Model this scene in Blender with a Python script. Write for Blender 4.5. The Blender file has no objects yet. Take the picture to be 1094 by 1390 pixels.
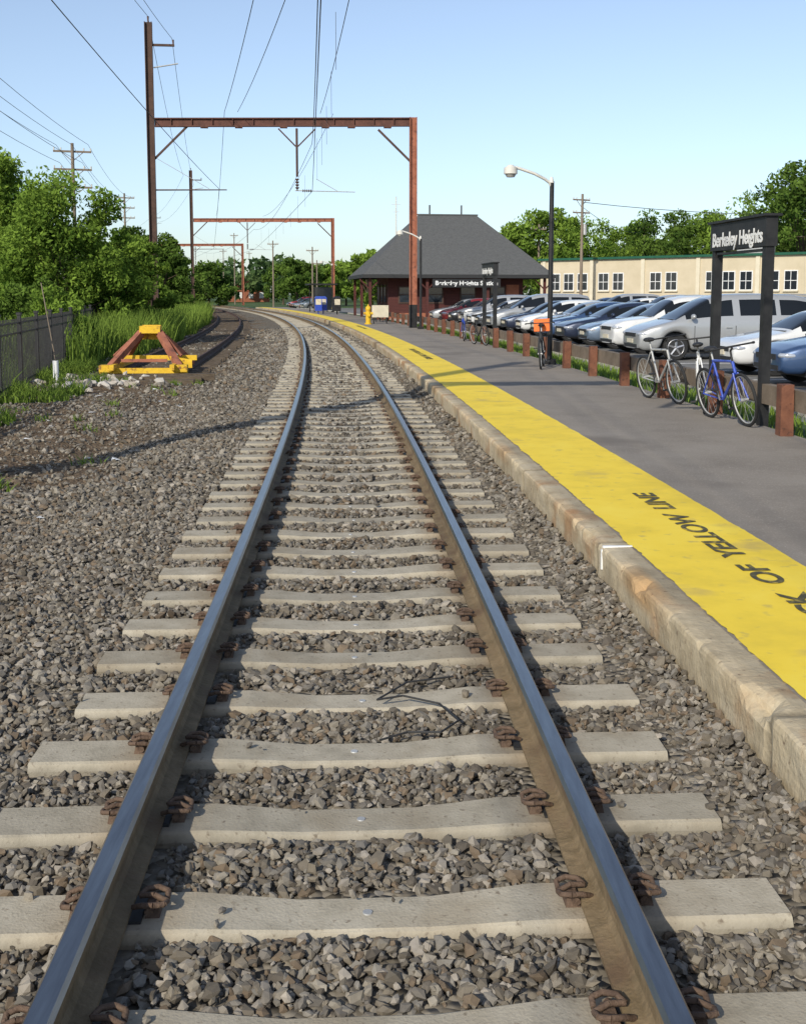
import bpy, bmesh, math, random
import numpy as np
from mathutils import Vector, Matrix, noise
R=700.0; A0=0.04
rng=np.random.default_rng(7); random.seed(7)
scene=bpy.context.scene
col=scene.collection

# ---------------------------------------------------------------- materials
def new_mat(name):
    m=bpy.data.materials.new(name); m.use_nodes=True
    nt=m.node_tree; b=nt.nodes['Principled BSDF']
    return m,nt,b
def c4(c): return (c[0],c[1],c[2],1)
def plain(name,c,rough=.6,metal=0,coat=0,spec=.5):
    m,nt,b=new_mat(name)
    b.inputs['Base Color'].default_value=c4(c); b.inputs['Roughness'].default_value=rough
    b.inputs['Metallic'].default_value=metal; b.inputs['Coat Weight'].default_value=coat
    b.inputs['Specular IOR Level'].default_value=spec
    return m
def noisy(name,stops,scale,rough=.85,bump=.3,bscale=None,detail=8,metal=0,dist=.02,stretch=None,second=None,spec=.3,third=None,attr=False):
    m,nt,b=new_mat(name); N=nt.nodes; L=nt.links
    tc=N.new('ShaderNodeTexCoord'); src=tc.outputs['Object']
    if stretch:
        mp=N.new('ShaderNodeMapping'); mp.inputs['Scale'].default_value=stretch; L.new(src,mp.inputs[0]); src=mp.outputs[0]
    n=N.new('ShaderNodeTexNoise'); n.inputs['Scale'].default_value=scale; n.inputs['Detail'].default_value=detail; n.inputs['Roughness'].default_value=.65
    L.new(src,n.inputs['Vector'])
    r=N.new('ShaderNodeValToRGB'); els=r.color_ramp.elements
    while len(els)<len(stops): els.new(.5)
    for e,(p,c) in zip(els,stops): e.position=p; e.color=c4(c)
    L.new(n.outputs['Fac'],r.inputs[0]); out=r.outputs[0]
    for sec in (second,third):
        if not sec: continue
        s2,lo,hi,cc=sec
        n2=N.new('ShaderNodeTexNoise'); n2.inputs['Scale'].default_value=s2; n2.inputs['Detail'].default_value=6
        L.new(src,n2.inputs['Vector'])
        mr=N.new('ShaderNodeMapRange'); mr.inputs['From Min'].default_value=lo; mr.inputs['From Max'].default_value=hi
        L.new(n2.outputs['Fac'],mr.inputs['Value'])
        mx=N.new('ShaderNodeMixRGB'); mx.inputs[2].default_value=c4(cc); L.new(mr.outputs[0],mx.inputs[0]); L.new(out,mx.inputs[1]); out=mx.outputs[0]
    if attr:
        a=N.new('ShaderNodeAttribute'); a.attribute_name='Col'
        mx=N.new('ShaderNodeMixRGB'); mx.blend_type='MULTIPLY'; mx.inputs[0].default_value=1; L.new(out,mx.inputs[1]); L.new(a.outputs['Color'],mx.inputs[2]); out=mx.outputs[0]
    L.new(out,b.inputs['Base Color'])
    b.inputs['Roughness'].default_value=rough; b.inputs['Metallic'].default_value=metal; b.inputs['Specular IOR Level'].default_value=spec
    if bump:
        nb=N.new('ShaderNodeTexNoise'); nb.inputs['Scale'].default_value=bscale or scale*4; nb.inputs['Detail'].default_value=5; L.new(src,nb.inputs['Vector'])
        bp=N.new('ShaderNodeBump'); bp.inputs['Strength'].default_value=bump; bp.inputs['Distance'].default_value=dist
        L.new(nb.outputs['Fac'],bp.inputs['Height']); L.new(bp.outputs[0],b.inputs['Normal'])
    return m
def attr_mat(name,rough=.9,nscale=60,lo=.75,hi=1.2):
    m,nt,b=new_mat(name); N=nt.nodes; L=nt.links
    a=N.new('ShaderNodeAttribute'); a.attribute_name='Col'
    tc=N.new('ShaderNodeTexCoord'); n=N.new('ShaderNodeTexNoise'); n.inputs['Scale'].default_value=nscale; n.inputs['Detail'].default_value=4
    L.new(tc.outputs['Object'],n.inputs['Vector'])
    mr=N.new('ShaderNodeMapRange'); mr.inputs['To Min'].default_value=lo; mr.inputs['To Max'].default_value=hi; L.new(n.outputs['Fac'],mr.inputs['Value'])
    mx=N.new('ShaderNodeMixRGB'); mx.blend_type='MULTIPLY'; mx.inputs[0].default_value=1
    L.new(a.outputs['Color'],mx.inputs[1]); L.new(mr.outputs[0],mx.inputs[2]); L.new(mx.outputs[0],b.inputs['Base Color'])
    b.inputs['Roughness'].default_value=rough; b.inputs['Specular IOR Level'].default_value=.2
    return m
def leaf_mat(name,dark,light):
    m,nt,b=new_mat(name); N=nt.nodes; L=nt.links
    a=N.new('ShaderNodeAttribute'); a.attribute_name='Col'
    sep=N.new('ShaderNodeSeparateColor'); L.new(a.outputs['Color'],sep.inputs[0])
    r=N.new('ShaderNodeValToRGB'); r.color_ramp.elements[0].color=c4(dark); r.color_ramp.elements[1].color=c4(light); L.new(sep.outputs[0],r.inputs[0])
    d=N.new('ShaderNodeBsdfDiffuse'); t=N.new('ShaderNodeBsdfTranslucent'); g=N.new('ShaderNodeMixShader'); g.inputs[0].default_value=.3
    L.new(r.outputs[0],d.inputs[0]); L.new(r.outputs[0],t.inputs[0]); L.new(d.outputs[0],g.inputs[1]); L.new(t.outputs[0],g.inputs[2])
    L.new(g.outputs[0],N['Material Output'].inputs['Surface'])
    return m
def gravel_mat(name):
    m,nt,b=new_mat(name); N=nt.nodes; L=nt.links
    tc=N.new('ShaderNodeTexCoord')
    v=N.new('ShaderNodeTexVoronoi'); v.inputs['Scale'].default_value=27; L.new(tc.outputs['Object'],v.inputs['Vector'])
    sep=N.new('ShaderNodeSeparateColor'); L.new(v.outputs['Color'],sep.inputs[0])
    r=N.new('ShaderNodeValToRGB'); e=r.color_ramp.elements
    e[0].color=(.08,.069,.052,1); e[1].color=(.265,.233,.182,1); x=e.new(.5); x.color=(.155,.134,.103,1)
    L.new(sep.outputs[0],r.inputs[0])
    n=N.new('ShaderNodeTexNoise'); n.inputs['Scale'].default_value=1.3; n.inputs['Detail'].default_value=8; n.inputs['Roughness'].default_value=.7; L.new(tc.outputs['Object'],n.inputs['Vector'])
    r2=N.new('ShaderNodeValToRGB'); e=r2.color_ramp.elements; e[0].position=.3; e[0].color=(.085,.058,.038,1); e[1].position=.7; e[1].color=(.21,.155,.10,1)
    L.new(n.outputs['Fac'],r2.inputs[0])
    n3=N.new('ShaderNodeTexNoise'); n3.inputs['Scale'].default_value=30; n3.inputs['Detail'].default_value=4; L.new(tc.outputs['Object'],n3.inputs['Vector'])
    mm=N.new('ShaderNodeMixRGB'); mm.blend_type='MULTIPLY'; mm.inputs[0].default_value=.7; L.new(r2.outputs[0],mm.inputs[1])
    r3=N.new('ShaderNodeValToRGB'); e=r3.color_ramp.elements; e[0].position=.35; e[0].color=(.5,.5,.5,1); e[1].position=.65; e[1].color=(1.5,1.5,1.45,1); L.new(n3.outputs['Fac'],r3.inputs[0]); L.new(r3.outputs[0],mm.inputs[2])
    a=N.new('ShaderNodeAttribute'); a.attribute_name='Col'; sa=N.new('ShaderNodeSeparateColor'); L.new(a.outputs['Color'],sa.inputs[0])
    mx=N.new('ShaderNodeMixRGB'); L.new(sa.outputs[0],mx.inputs[0]); L.new(r.outputs[0],mx.inputs[1]); L.new(mm.outputs[0],mx.inputs[2])
    g=N.new('ShaderNodeMixRGB'); g.inputs[2].default_value=(.055,.085,.02,1); L.new(sa.outputs[1],g.inputs[0]); L.new(mx.outputs[0],g.inputs[1])
    L.new(g.outputs[0],b.inputs['Base Color']); b.inputs['Roughness'].default_value=.95; b.inputs['Specular IOR Level'].default_value=.1
    bp=N.new('ShaderNodeBump'); bp.inputs['Strength'].default_value=.9; bp.inputs['Distance'].default_value=.03; bp.invert=True
    L.new(v.outputs['Distance'],bp.inputs['Height']); L.new(bp.outputs[0],b.inputs['Normal'])
    return m

RUST=noisy('rusty_steel',[(.3,(.07,.035,.028)),(.7,(.15,.068,.05))],3,.85,.3,20)
RUSTRED=noisy('rusty_red_paint',[(.3,(.24,.085,.05)),(.7,(.38,.15,.09))],2,.8,.2,15,second=(5,.55,.7,(.14,.06,.045)))
RUSTDK=noisy('dark_rusty_steel',[(.3,(.055,.036,.03)),(.7,(.11,.065,.048))],2,.85,.2,15)
RAILSIDE=noisy('rail_side_rust',[(.3,(.13,.095,.05)),(.7,(.24,.175,.10))],12,.8,.3,50,second=(3,.5,.7,(.10,.06,.035)))
RAILTOP=noisy('polished_rail_head',[(.3,(.21,.20,.20)),(.7,(.33,.32,.31))],6,.3,0,metal=1,stretch=(6,.5,1))
CONC=noisy('tie_concrete',[(.25,(.27,.24,.18)),(.5,(.38,.34,.26)),(.8,(.46,.415,.325))],7,.9,.45,90,second=(2.4,.52,.78,(.29,.24,.165)),third=(45,.60,.74,(.2,.165,.12)),dist=.006,attr=True)
KERB=noisy('stained_concrete',[(.25,(.28,.22,.135)),(.5,(.46,.38,.25)),(.8,(.56,.48,.34))],4,.9,.5,40,second=(1.5,.53,.66,(.34,.19,.085)),third=(24,.62,.74,(.2,.145,.095)),dist=.012,attr=True)
KERB2=noisy('lot_kerb_concrete',[(.3,(.34,.31,.26)),(.7,(.5,.47,.4))],4,.9,.3,40)
YEL=noisy('yellow_paint',[(.2,(.62,.45,.04)),(.5,(.80,.58,.045)),(.8,(.84,.65,.08))],1.7,.75,.3,110,second=(9,.62,.80,(.45,.34,.10)),third=(2.2,.60,.75,(.52,.38,.09)),dist=.004)
PLATASPH=noisy('platform_asphalt',[(.25,(.18,.155,.125)),(.55,(.235,.205,.168)),(.8,(.27,.24,.20))],1.1,.92,.4,160,second=(70,.56,.7,(.33,.295,.25)),third=(.45,.56,.66,(.17,.147,.12)),dist=.004)
LOT=noisy('parking_asphalt',[(.3,(.15,.145,.135)),(.7,(.21,.205,.19))],.7,.9,.3,80,dist=.005)
GRASS=noisy('grass_ground',[(.25,(.03,.055,.012)),(.55,(.06,.10,.025)),(.8,(.11,.13,.045))],.35,.95,.5,12,dist=.05)
WOODTIE=noisy('old_wood_tie',[(.3,(.06,.045,.03)),(.7,(.15,.115,.08))],4,.9,.4,20,stretch=(1,4,4))
WOODRAIL=noisy('weathered_wood',[(.3,(.11,.085,.06)),(.7,(.21,.165,.12))],3,.9,.3,30)
WOODPOST=noisy('brown_post',[(.3,(.11,.045,.028)),(.7,(.20,.085,.048))],6,.85,.3,30,second=(14,.58,.7,(.07,.035,.025)))
WOODPOLE=noisy('utility_pole_wood',[(.3,(.14,.11,.08)),(.7,(.26,.21,.16))],2,.9,.2,20,stretch=(3,3,.5))
BARK=noisy('bark',[(.3,(.05,.035,.022)),(.7,(.12,.09,.06))],6,.95,.5,20,stretch=(2,2,.6))
YELMET=noisy('yellow_painted_steel',[(.3,(.55,.33,.02)),(.7,(.75,.48,.03))],4,.6,.2,20,second=(7,.56,.70,(.2,.08,.03)))
BLACK=noisy('black_metal',[(.3,(.012,.012,.013)),(.7,(.03,.03,.03))],5,.5,.1,30)
CHAR=noisy('faded_black_letters',[(.45,(.06,.055,.03)),(.56,(.13,.11,.04)),(.72,(.6,.45,.06))],16,.8,0)
WHITE=noisy('white_paint',[(.3,(.62,.62,.60)),(.7,(.78,.78,.76))],5,.6,.1,30)
CLIP=noisy('clip_rust',[(.3,(.07,.045,.032)),(.7,(.15,.10,.068))],30,.85,.4,90)
STONE=attr_mat('ballast_stone')
GRAVEL=gravel_mat('gravel_and_dirt')
LEAF=leaf_mat('foliage',(.035,.08,.012),(.23,.34,.055))
LEAFD=leaf_mat('foliage_dark',(.022,.052,.012),(.13,.205,.038))
LEAFHAZE=leaf_mat('foliage_far_hazed',(.04,.08,.03),(.15,.22,.08))  # distance haze of the far treeline is mixed into these leaf colours
BLADE=leaf_mat('grass_blades',(.07,.12,.02),(.27,.38,.07))
SHING=noisy('roof_shingles',[(.3,(.06,.062,.062)),(.7,(.105,.107,.105))],5,.9,.5,25,stretch=(1,1,4),second=(40,.5,.7,(.13,.13,.13)),dist=.03)
MAROON=noisy('maroon_clapboard',[(.3,(.055,.018,.016)),(.7,(.10,.032,.026))],2,.8,.3,10,stretch=(.3,.3,8))
CREAM=noisy('cream_wall',[(.3,(.48,.41,.28)),(.7,(.58,.50,.36))],.6,.85,.15,8)
CREAM2=noisy('cream_trim',[(.3,(.56,.50,.37)),(.7,(.65,.59,.45))],2,.8,.1,8)
GREENTRIM=noisy('green_fascia',[(.3,(.012,.075,.045)),(.7,(.02,.10,.06))],2,.6,.1,8)
BRICK=noisy('red_brick',[(.3,(.25,.09,.05)),(.7,(.36,.14,.08))],3,.9,.2,12)
GLASS=plain('window_glass',(.02,.025,.03),.06,0,0,.8)
CARGLASS=plain('car_glass',(.010,.012,.014),.08,0,0,.35)
TYRE=plain('tyre_rubber',(.018,.018,.018),.85)
RIM=plain('alloy_rim',(.45,.45,.46),.35,.8)
LAMPG=plain('headlight_lens',(.45,.47,.5),.12,.3,1)
REDG=plain('tail_light',(.35,.01,.01),.2,0,1)
PLAST=plain('dark_plastic',(.02,.02,.02),.6)
ORANGE=plain('orange_plastic',(.8,.16,.02),.5)
BLUEP=plain('blue_frame_paint',(.03,.07,.4),.3,0,.6)
WIREM=plain('wire',(.05,.05,.055),.6)
INSUL=plain('insulator',(.10,.05,.035),.3)
GALV=noisy('galvanised',[(.3,(.35,.35,.34)),(.7,(.5,.5,.48))],3,.5,.1,20,metal=.3)
LAMPW=noisy('lamp_cream',[(.3,(.55,.53,.47)),(.7,(.66,.64,.58))],3,.5,.1,20)

# ---------------------------------------------------------------- helpers
def F(s): return A0+s/R
def P(s,off=0,z=0):
    f=F(s)
    return Vector((R*(math.cos(f)-math.cos(A0))+off*math.cos(f), R*(math.sin(f)-math.sin(A0))+off*math.sin(f), z))
def frame(s,off,z=0,extra=0):
    return Matrix.Translation(P(s,off,z))@Matrix.Rotation(F(s)+extra,4,'Z')
def link(o,parent=None):
    col.objects.link(o)
    if parent: o.parent=parent
    return o
def empty(name,M=None):
    o=bpy.data.objects.new(name,None); col.objects.link(o)
    if M is not None: o.matrix_world=M
    o.empty_display_size=.2
    return o
def np_mesh(name,V,Fc,mats,colr=None,parent=None,smooth=False,fm=None):
    V=np.asarray(V,np.float32); Fc=np.asarray(Fc,np.int32)
    me=bpy.data.meshes.new(name); k=Fc.shape[1]
    me.vertices.add(len(V)); me.vertices.foreach_set('co',V.ravel())
    me.loops.add(Fc.size); me.loops.foreach_set('vertex_index',Fc.ravel())
    me.polygons.add(len(Fc)); me.polygons.foreach_set('loop_start',np.arange(0,Fc.size,k,dtype=np.int32))
    me.polygons.foreach_set('loop_total',np.full(len(Fc),k,np.int32))
    if fm is not None: me.polygons.foreach_set('material_index',np.asarray(fm,np.int32))
    me.update(calc_edges=True)
    me.polygons.foreach_set('use_smooth',np.full(len(Fc),smooth))
    if colr is not None:
        a=me.color_attributes.new('Col','FLOAT_COLOR','POINT')
        cc=np.ones((len(V),4),np.float32); cc[:,:3]=colr; a.data.foreach_set('color',cc.ravel())
    for m in mats: me.materials.append(m)
    o=bpy.data.objects.new(name,me); return link(o,parent)
class MB:
    def __init__(s): s.v=[];s.f=[];s.m=[];s.sm=[]
    def add(s,vs,fs,m=0,sm=False):
        b=len(s.v); s.v+= [Vector(v) for v in vs]
        for f in fs: s.f.append([b+i for i in f]); s.m.append(m); s.sm.append(sm)
    def box(s,c,d,m=0,M=None,taper=1):
        hx,hy,hz=d[0]/2,d[1]/2,d[2]/2
        vs=[]
        for z in(-1,1):
            t=taper if z>0 else 1
            for x,y in((-1,-1),(1,-1),(1,1),(-1,1)): vs.append(Vector((x*hx*t,y*hy*t,z*hz)))
        if M is not None: vs=[M@v for v in vs]
        vs=[v+Vector(c) for v in vs]
        s.add(vs,[(3,2,1,0),(4,5,6,7),(0,1,5,4),(1,2,6,5),(2,3,7,6),(3,0,4,7)],m)
    def bb(s,x0,x1,y0,y1,z0,z1,m=0): s.box(((x0+x1)/2,(y0+y1)/2,(z0+z1)/2),(x1-x0,y1-y0,z1-z0),m)
    def tube(s,p,q,r0,r1=None,m=0,n=8,cap=True):
        p=Vector(p);q=Vector(q); r1=r0 if r1 is None else r1
        d=(q-p).normalized(); a=d.orthogonal().normalized(); b=d.cross(a)
        vs=[]
        for c,r in((p,r0),(q,r1)):
            for i in range(n):
                t=2*math.pi*i/n; vs.append(c+a*math.cos(t)*r+b*math.sin(t)*r)
        fs=[(i,(i+1)%n,n+(i+1)%n,n+i) for i in range(n)]
        s.add(vs,fs,m,n>5)
        if cap: s.add(vs,[tuple(range(n-1,-1,-1)),tuple(range(n,2*n))],m)
    def path(s,pts,r,m=0,n=6):
        for a,b in zip(pts,pts[1:]): s.tube(a,b,r,r,m,n)
    def beam(s,p,q,w,h,m=0):
        p=Vector(p);q=Vector(q); d=q-p; L=d.length; d.normalize()
        up=Vector((0,0,1))
        if abs(d.z)>.98: up=Vector((0,1,0))
        sd=d.cross(up).normalized(); u=sd.cross(d)
        M=Matrix((sd,d,u)).transposed()
        s.box((p+q)/2,(w,L,h),m,M)
    def ibeam(s,p,q,w,h,m=0,t=.03):
        p=Vector(p);q=Vector(q); d=(q-p).normalized(); up=Vector((0,0,1))
        if abs(d.z)>.9: up=Vector((1,0,0))
        sd=d.cross(up).normalized(); u=sd.cross(d)
        for k in(-1,1): 
            o=u*(k*(h/2-t/2)); s._b(p+o,q+o,sd,u,w,t,m)
        s._b(p,q,sd,u,t,h-2*t-.002,m)
    def _b(s,p,q,sd,u,w,h,m):
        d=q-p; L=d.length; M=Matrix((sd,d.normalized(),u)).transposed(); s.box((p+q)/2,(w,L,h),m,M)
    def ell(s,c,r,m=0,nu=12,nv=8):
        vs=[];fs=[]
        for j in range(nv+1):
            ph=math.pi*j/nv
            for i in range(nu):
                t=2*math.pi*i/nu; vs.append(Vector(c)+Vector((r[0]*math.sin(ph)*math.cos(t),r[1]*math.sin(ph)*math.sin(t),r[2]*math.cos(ph))))
        for j in range(nv):
            for i in range(nu):
                fs.append((j*nu+i,(j+1)*nu+i,(j+1)*nu+(i+1)%nu,j*nu+(i+1)%nu))
        s.add(vs,fs,m,True)
    def torus(s,c,R_,r,axis='y',m=0,n=28,k=6):
        vs=[];fs=[]
        for i in range(n):
            t=2*math.pi*i/n
            for j in range(k):
                u=2*math.pi*j/k; rr=R_+r*math.cos(u); h=r*math.sin(u)
                v=(rr*math.cos(t),h,rr*math.sin(t)) if axis=='y' else ((h,rr*math.cos(t),rr*math.sin(t)) if axis=='x' else (rr*math.cos(t),rr*math.sin(t),h))
                vs.append(Vector(c)+Vector(v))
        for i in range(n):
            for j in range(k): fs.append((i*k+j,i*k+(j+1)%k,((i+1)%n)*k+(j+1)%k,((i+1)%n)*k+j))
        s.add(vs,fs,m,True)
    def mesh(s,name,mats):
        me=bpy.data.meshes.new(name); me.from_pydata([tuple(v) for v in s.v],[],s.f)
        for m in mats: me.materials.append(m)
        me.polygons.foreach_set('material_index',s.m); me.polygons.foreach_set('use_smooth',s.sm); me.update()
        return me
    def obj(s,name,mats,parent=None,M=None):
        o=bpy.data.objects.new(name,s.mesh(name,mats)); link(o,parent)
        if M is not None: o.matrix_world=M
        return o
def sweep(name,prof,ss,mats,segm=None,parent=None,closed=False,smooth=False):
    V=[];Fc=[];fm=[];n=len(prof)
    for s in ss:
        for (o,z) in prof: V.append(tuple(P(s,o,z)))
    for i in range(len(ss)-1):
        for j in range(n if closed else n-1):
            k=(j+1)%n; Fc.append((i*n+j,i*n+k,(i+1)*n+k,(i+1)*n+j)); fm.append(segm[j] if segm else 0)
    return np_mesh(name,V,Fc,mats,None,parent,smooth,fm)
def srange(a,b,st):
    n=max(1,int(round((b-a)/st))); return [a+(b-a)*i/n for i in range(n+1)]

# ---------------------------------------------------------------- world, sun, camera
EL=31; AZ=26
w=bpy.data.worlds.new("World"); scene.world=w; w.use_nodes=True
nt=w.node_tree; bg=nt.nodes['Background']
sky=nt.nodes.new('ShaderNodeTexSky'); sky.sky_type='NISHITA'; sky.sun_disc=False
sky.sun_elevation=math.radians(EL); sky.sun_rotation=math.radians(180+AZ)
sky.air_density=1.0; sky.dust_density=.8; sky.ozone_density=4.5; sky.altitude=0
hs=nt.nodes.new('ShaderNodeHueSaturation'); hs.inputs['Saturation'].default_value=.78; hs.inputs['Value'].default_value=1.12
nt.links.new(sky.outputs[0],hs.inputs['Color']); nt.links.new(hs.outputs[0],bg.inputs[0]); bg.inputs[1].default_value=.145
sl=bpy.data.lights.new('sun','SUN'); sl.energy=4.3; sl.angle=math.radians(.5); sl.color=(1,.93,.81)
so=bpy.data.objects.new('sun',sl); col.objects.link(so)
d=Vector((math.sin(math.radians(AZ))*math.cos(math.radians(EL)),math.cos(math.radians(AZ))*math.cos(math.radians(EL)),-math.sin(math.radians(EL))))
so.rotation_euler=d.to_track_quat('-Z','Y').to_euler()
cam=bpy.data.cameras.new('camera'); co=bpy.data.objects.new('camera',cam); col.objects.link(co); scene.camera=co
co.location=(0,0,1.865); co.rotation_euler=(math.radians(90-6.5),0,0)
cam.sensor_fit='VERTICAL'; cam.sensor_height=24; cam.lens=24*1535/1390; cam.shift_y=-.0872; cam.clip_end=6000; cam.clip_start=.05
scene.view_settings.view_transform='Standard'; scene.view_settings.look='None'; scene.view_settings.exposure=0

# ---------------------------------------------------------------- ground
g=MB(); g.add([(-3000,-600,-.3),(3000,-600,-.3),(3000,5000,-.3),(-3000,5000,-.3)],[(0,1,2,3)]); g.obj('ground',[GRASS])

def sm(a,b,x):
    t=min(1,max(0,(x-a)/(b-a))); return t*t*(3-2*t)
def bedz(s,o):
    z=-.045
    n1=noise.noise(Vector((s*.5,o*.5,0)))
    if o<-1.7: z+= n1*.06*(1-sm(-3,-1.7,o))
    if o<-2: z-= .06*(1-sm(-3.0,-2.0,o))*sm(-3.8,-3.2,o)
    if o<-6: z-= .15*(1-sm(-11,-6,o))
    if o>1.3: z+=.085*sm(1.3,1.58,o)
    z+=noise.noise(Vector((s*4,o*4,3)))*.012
    return z
def dirt(s,o):
    if o>=-1.9: return .12*sm(12,40,s)
    n1=noise.noise(Vector((s*.35,o*.35,5)))+.6*noise.noise(Vector((s*1.3,o*1.3,9)))
    near=sm(3.5,9,s)
    return sm(-.25,.4,n1+(-o-3.0)*.42-.12+.25*near)*near
def green(s,o):
    n1=noise.noise(Vector((s*.5,o*.5,15)))
    e=-5.7 - max(0,(30-s))*.18
    return sm(0,.8,(e-o)+n1*1.2)*sm(14,26,s)
ss=srange(-8,40,.2)+srange(40.5,130,1)+srange(132,420,4)
oo=[1.62-.2*i for i in range(66)]
V=[];C=[]
for s in ss:
    for o in oo:
        p=P(s,o,bedz(s,o)); 
        if o<-11.2: p.z=-.35
        V.append(tuple(p)); C.append((dirt(s,o),green(s,o),0))
n=len(oo); Fc=[(i*n+j,i*n+n+j,i*n+n+j+1,i*n+j+1) for i in range(len(ss)-1) for j in range(n-1)]
np_mesh('gravel_bed',V,Fc,[GRAVEL],C,None,True)

def icos():
    t=(1+5**.5)/2
    v=np.array([(-1,t,0),(1,t,0),(-1,-t,0),(1,-t,0),(0,-1,t),(0,1,t),(0,-1,-t),(0,1,-t),(t,0,-1),(t,0,1),(-t,0,-1),(-t,0,1)],float); v/=np.linalg.norm(v[0])
    f=np.array([(0,11,5),(0,5,1),(0,1,7),(0,7,10),(0,10,11),(1,5,9),(5,11,4),(11,10,2),(10,7,6),(7,1,8),(3,9,4),(3,4,2),(3,2,6),(3,6,8),(3,8,9),(4,9,5),(2,4,11),(6,2,10),(8,6,7),(9,8,1)])
    return v,f
IV,IF=icos()
protos=[]
for k in range(14):
    v=IV*(1+rng.uniform(-.32,.28,(12,1)))+rng.normal(0,.07,(12,3)); v=v*np.array([1.25,rng.uniform(.7,1.05),rng.uniform(.55,.85)]); 
    for q in range(3):
        nn=rng.normal(size=3); nn/=np.linalg.norm(nn); dd=v@nn; lim=.55
        ex=np.clip(dd-lim,0,None); v=v-ex[:,None]*nn
    protos.append(v)
protos=np.array(protos)
def rotm(n):
    q=rng.normal(size=(n,4)); q/=np.linalg.norm(q,axis=1)[:,None]; w_,x,y,z=q.T
    return np.stack([1-2*(y*y+z*z),2*(x*y-z*w_),2*(x*z+y*w_),2*(x*y+z*w_),1-2*(x*x+z*z),2*(y*z-x*w_),2*(x*z-y*w_),2*(y*z+x*w_),1-2*(x*x+y*y)],1).reshape(n,3,3)
TIE=.61; T0=-3.42
PAL=np.array([(.19,.162,.122),(.235,.207,.162),(.145,.125,.097),(.28,.25,.20),(.185,.14,.095),(.215,.197,.167),(.12,.103,.082),(.32,.285,.235),(.17,.152,.127)])*.86
def stone_mesh(name,cent,size,parent=None,pal=PAL):
    n=len(cent); pr=protos[rng.integers(0,len(protos),n)]; Rm=rotm(n)
    sc=size*np.clip(rng.lognormal(0,.33,n),.4,2)
    V=np.einsum('nij,nkj->nki',Rm,pr)*sc[:,None,None]; V[:,:,2]*=.85; V+=np.asarray(cent)[:,None,:]
    Fc=(IF[None]+12*np.arange(n)[:,None,None]).reshape(-1,3)
    c=pal[rng.integers(0,len(pal),n)]*rng.uniform(.82,1.18,(n,1)); c=np.repeat(c,12,axis=0)
    return np_mesh(name,V.reshape(-1,3),Fc,[STONE],c,parent)
bal=empty('track_ballast')
for (a,b,dens,size) in((1.2,5.0,2300,.0165),(5.0,10,1200,.019),(10,22,420,.026),(22,42,100,.038),(42,62,30,.055)):
    N=int((b-a)*8.5*dens); S=rng.uniform(a,b,N); O=rng.uniform(-7.0,1.58,N)
    cl=[]
    for s,o in zip(S,O):
        f=F(s); x=R*(math.cos(f)-math.cos(A0))+o*math.cos(f)
        if abs(x)>.42*s+.9: continue
        tt=abs((s-T0+TIE/2)%TIE-TIE/2)
        on=abs(o)<1.31 and tt<.133
        if on and random.random()>.004: continue
        if abs(abs(o)-.75)<.10: continue
        if random.random()<dirt(s,o)*.75 and o<-1.9: continue
        if s>26 and -5.5<o<-3.3:
            if abs(abs(o+4.4)-.75)<.09: continue
        if o<-5.9 and s>22 and random.random()<.8: continue
        z=(bedz(s,o)+random.uniform(-.004,.022)) if not on else .010
        if not on and abs(o)<1.31 and tt<.17: z-=.010
        if not on and abs(o)<.6 : z+=.004
        cl.append(tuple(P(s,o,z)))
    stone_mesh('stones',np.array(cl),size,bal)

# ---------------------------------------------------------------- track
track=empty('railroad_track')
prof=[(-.07,0),(-.07,.012),(-.02,.026),(-.009,.045),(-.009,.115),(-.036,.135),(-.037,.158),(-.027,.172),(.027,.172),(.037,.158),(.036,.135),(.009,.115),(.009,.045),(.02,.026),(.07,.012),(.07,0)]
segm=[0]*16; segm[7]=1; segm[6]=1; segm[8]=1
rs=srange(-6,60,1)+srange(62,420,2)
for nm,o in(('left_rail',-.75),('right_rail',.75)):
    sweep(nm,[(o+a,b+.01) for a,b in prof],rs,[RAILSIDE,RAILTOP],segm,track)
tieprof=[(-1.29,0),(-1.0,0),(-.86,0),(-.75,0),(-.64,0),(-.52,0),(-.34,-.014),(-.2,-.024),(.2,-.024),(.34,-.014),(.52,0),(.64,0),(.75,0),(.86,0),(1.0,0),(1.29,0)]
def tcol(o):
    e=math.exp(-((abs(o)-.75)/.13)**2)
    return (1-.38*e,1-.48*e,1-.56*e)
V=[];Fc=[];TC=[]
s=T0
def tie_block(M,hw_t,hw_b,V,Fc):
    b=len(V); tone=random.uniform(.86,1.08)
    for (o,z) in tieprof:
        ht=hw_t+z*.8; e1=random.uniform(-.003,.003); e2=random.uniform(-.003,.003); c=[q*tone for q in tcol(o)]
        for (y,zz) in((-hw_b,-.2),(-ht-.014+e1,z-.032),(-ht+e1,z-.007),(-ht+.010,z),(ht-.010,z),(ht+e2,z-.007),(ht+.014,z-.032),(hw_b,-.2)):
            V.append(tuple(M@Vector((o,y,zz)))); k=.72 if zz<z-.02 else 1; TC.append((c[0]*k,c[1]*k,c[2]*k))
    m=8
    for i in range(len(tieprof)-1):
        for j in range(m-1): Fc.append((b+i*m+j,b+(i+1)*m+j,b+(i+1)*m+j+1,b+i*m+j+1))
    for i in(0,len(tieprof)-1):
        for j in range(3):
            Fc.append((b+i*m+j,b+i*m+j+1,b+i*m+6-j,b+i*m+7-j) if i else (b+j,b+7-j,b+6-j,b+j+1))
ties=[]
while s<180:
    jit=random.uniform(-.012,.012); M=frame(s+jit,random.uniform(-.025,.025),random.uniform(-.007,.004),random.uniform(-.010,.010)); ties.append((s,M)); tie_block(M,.115,.14,V,Fc); s+=TIE
np_mesh('concrete_ties',V,Fc,[CONC],TC,track)
cb=MB()
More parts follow.
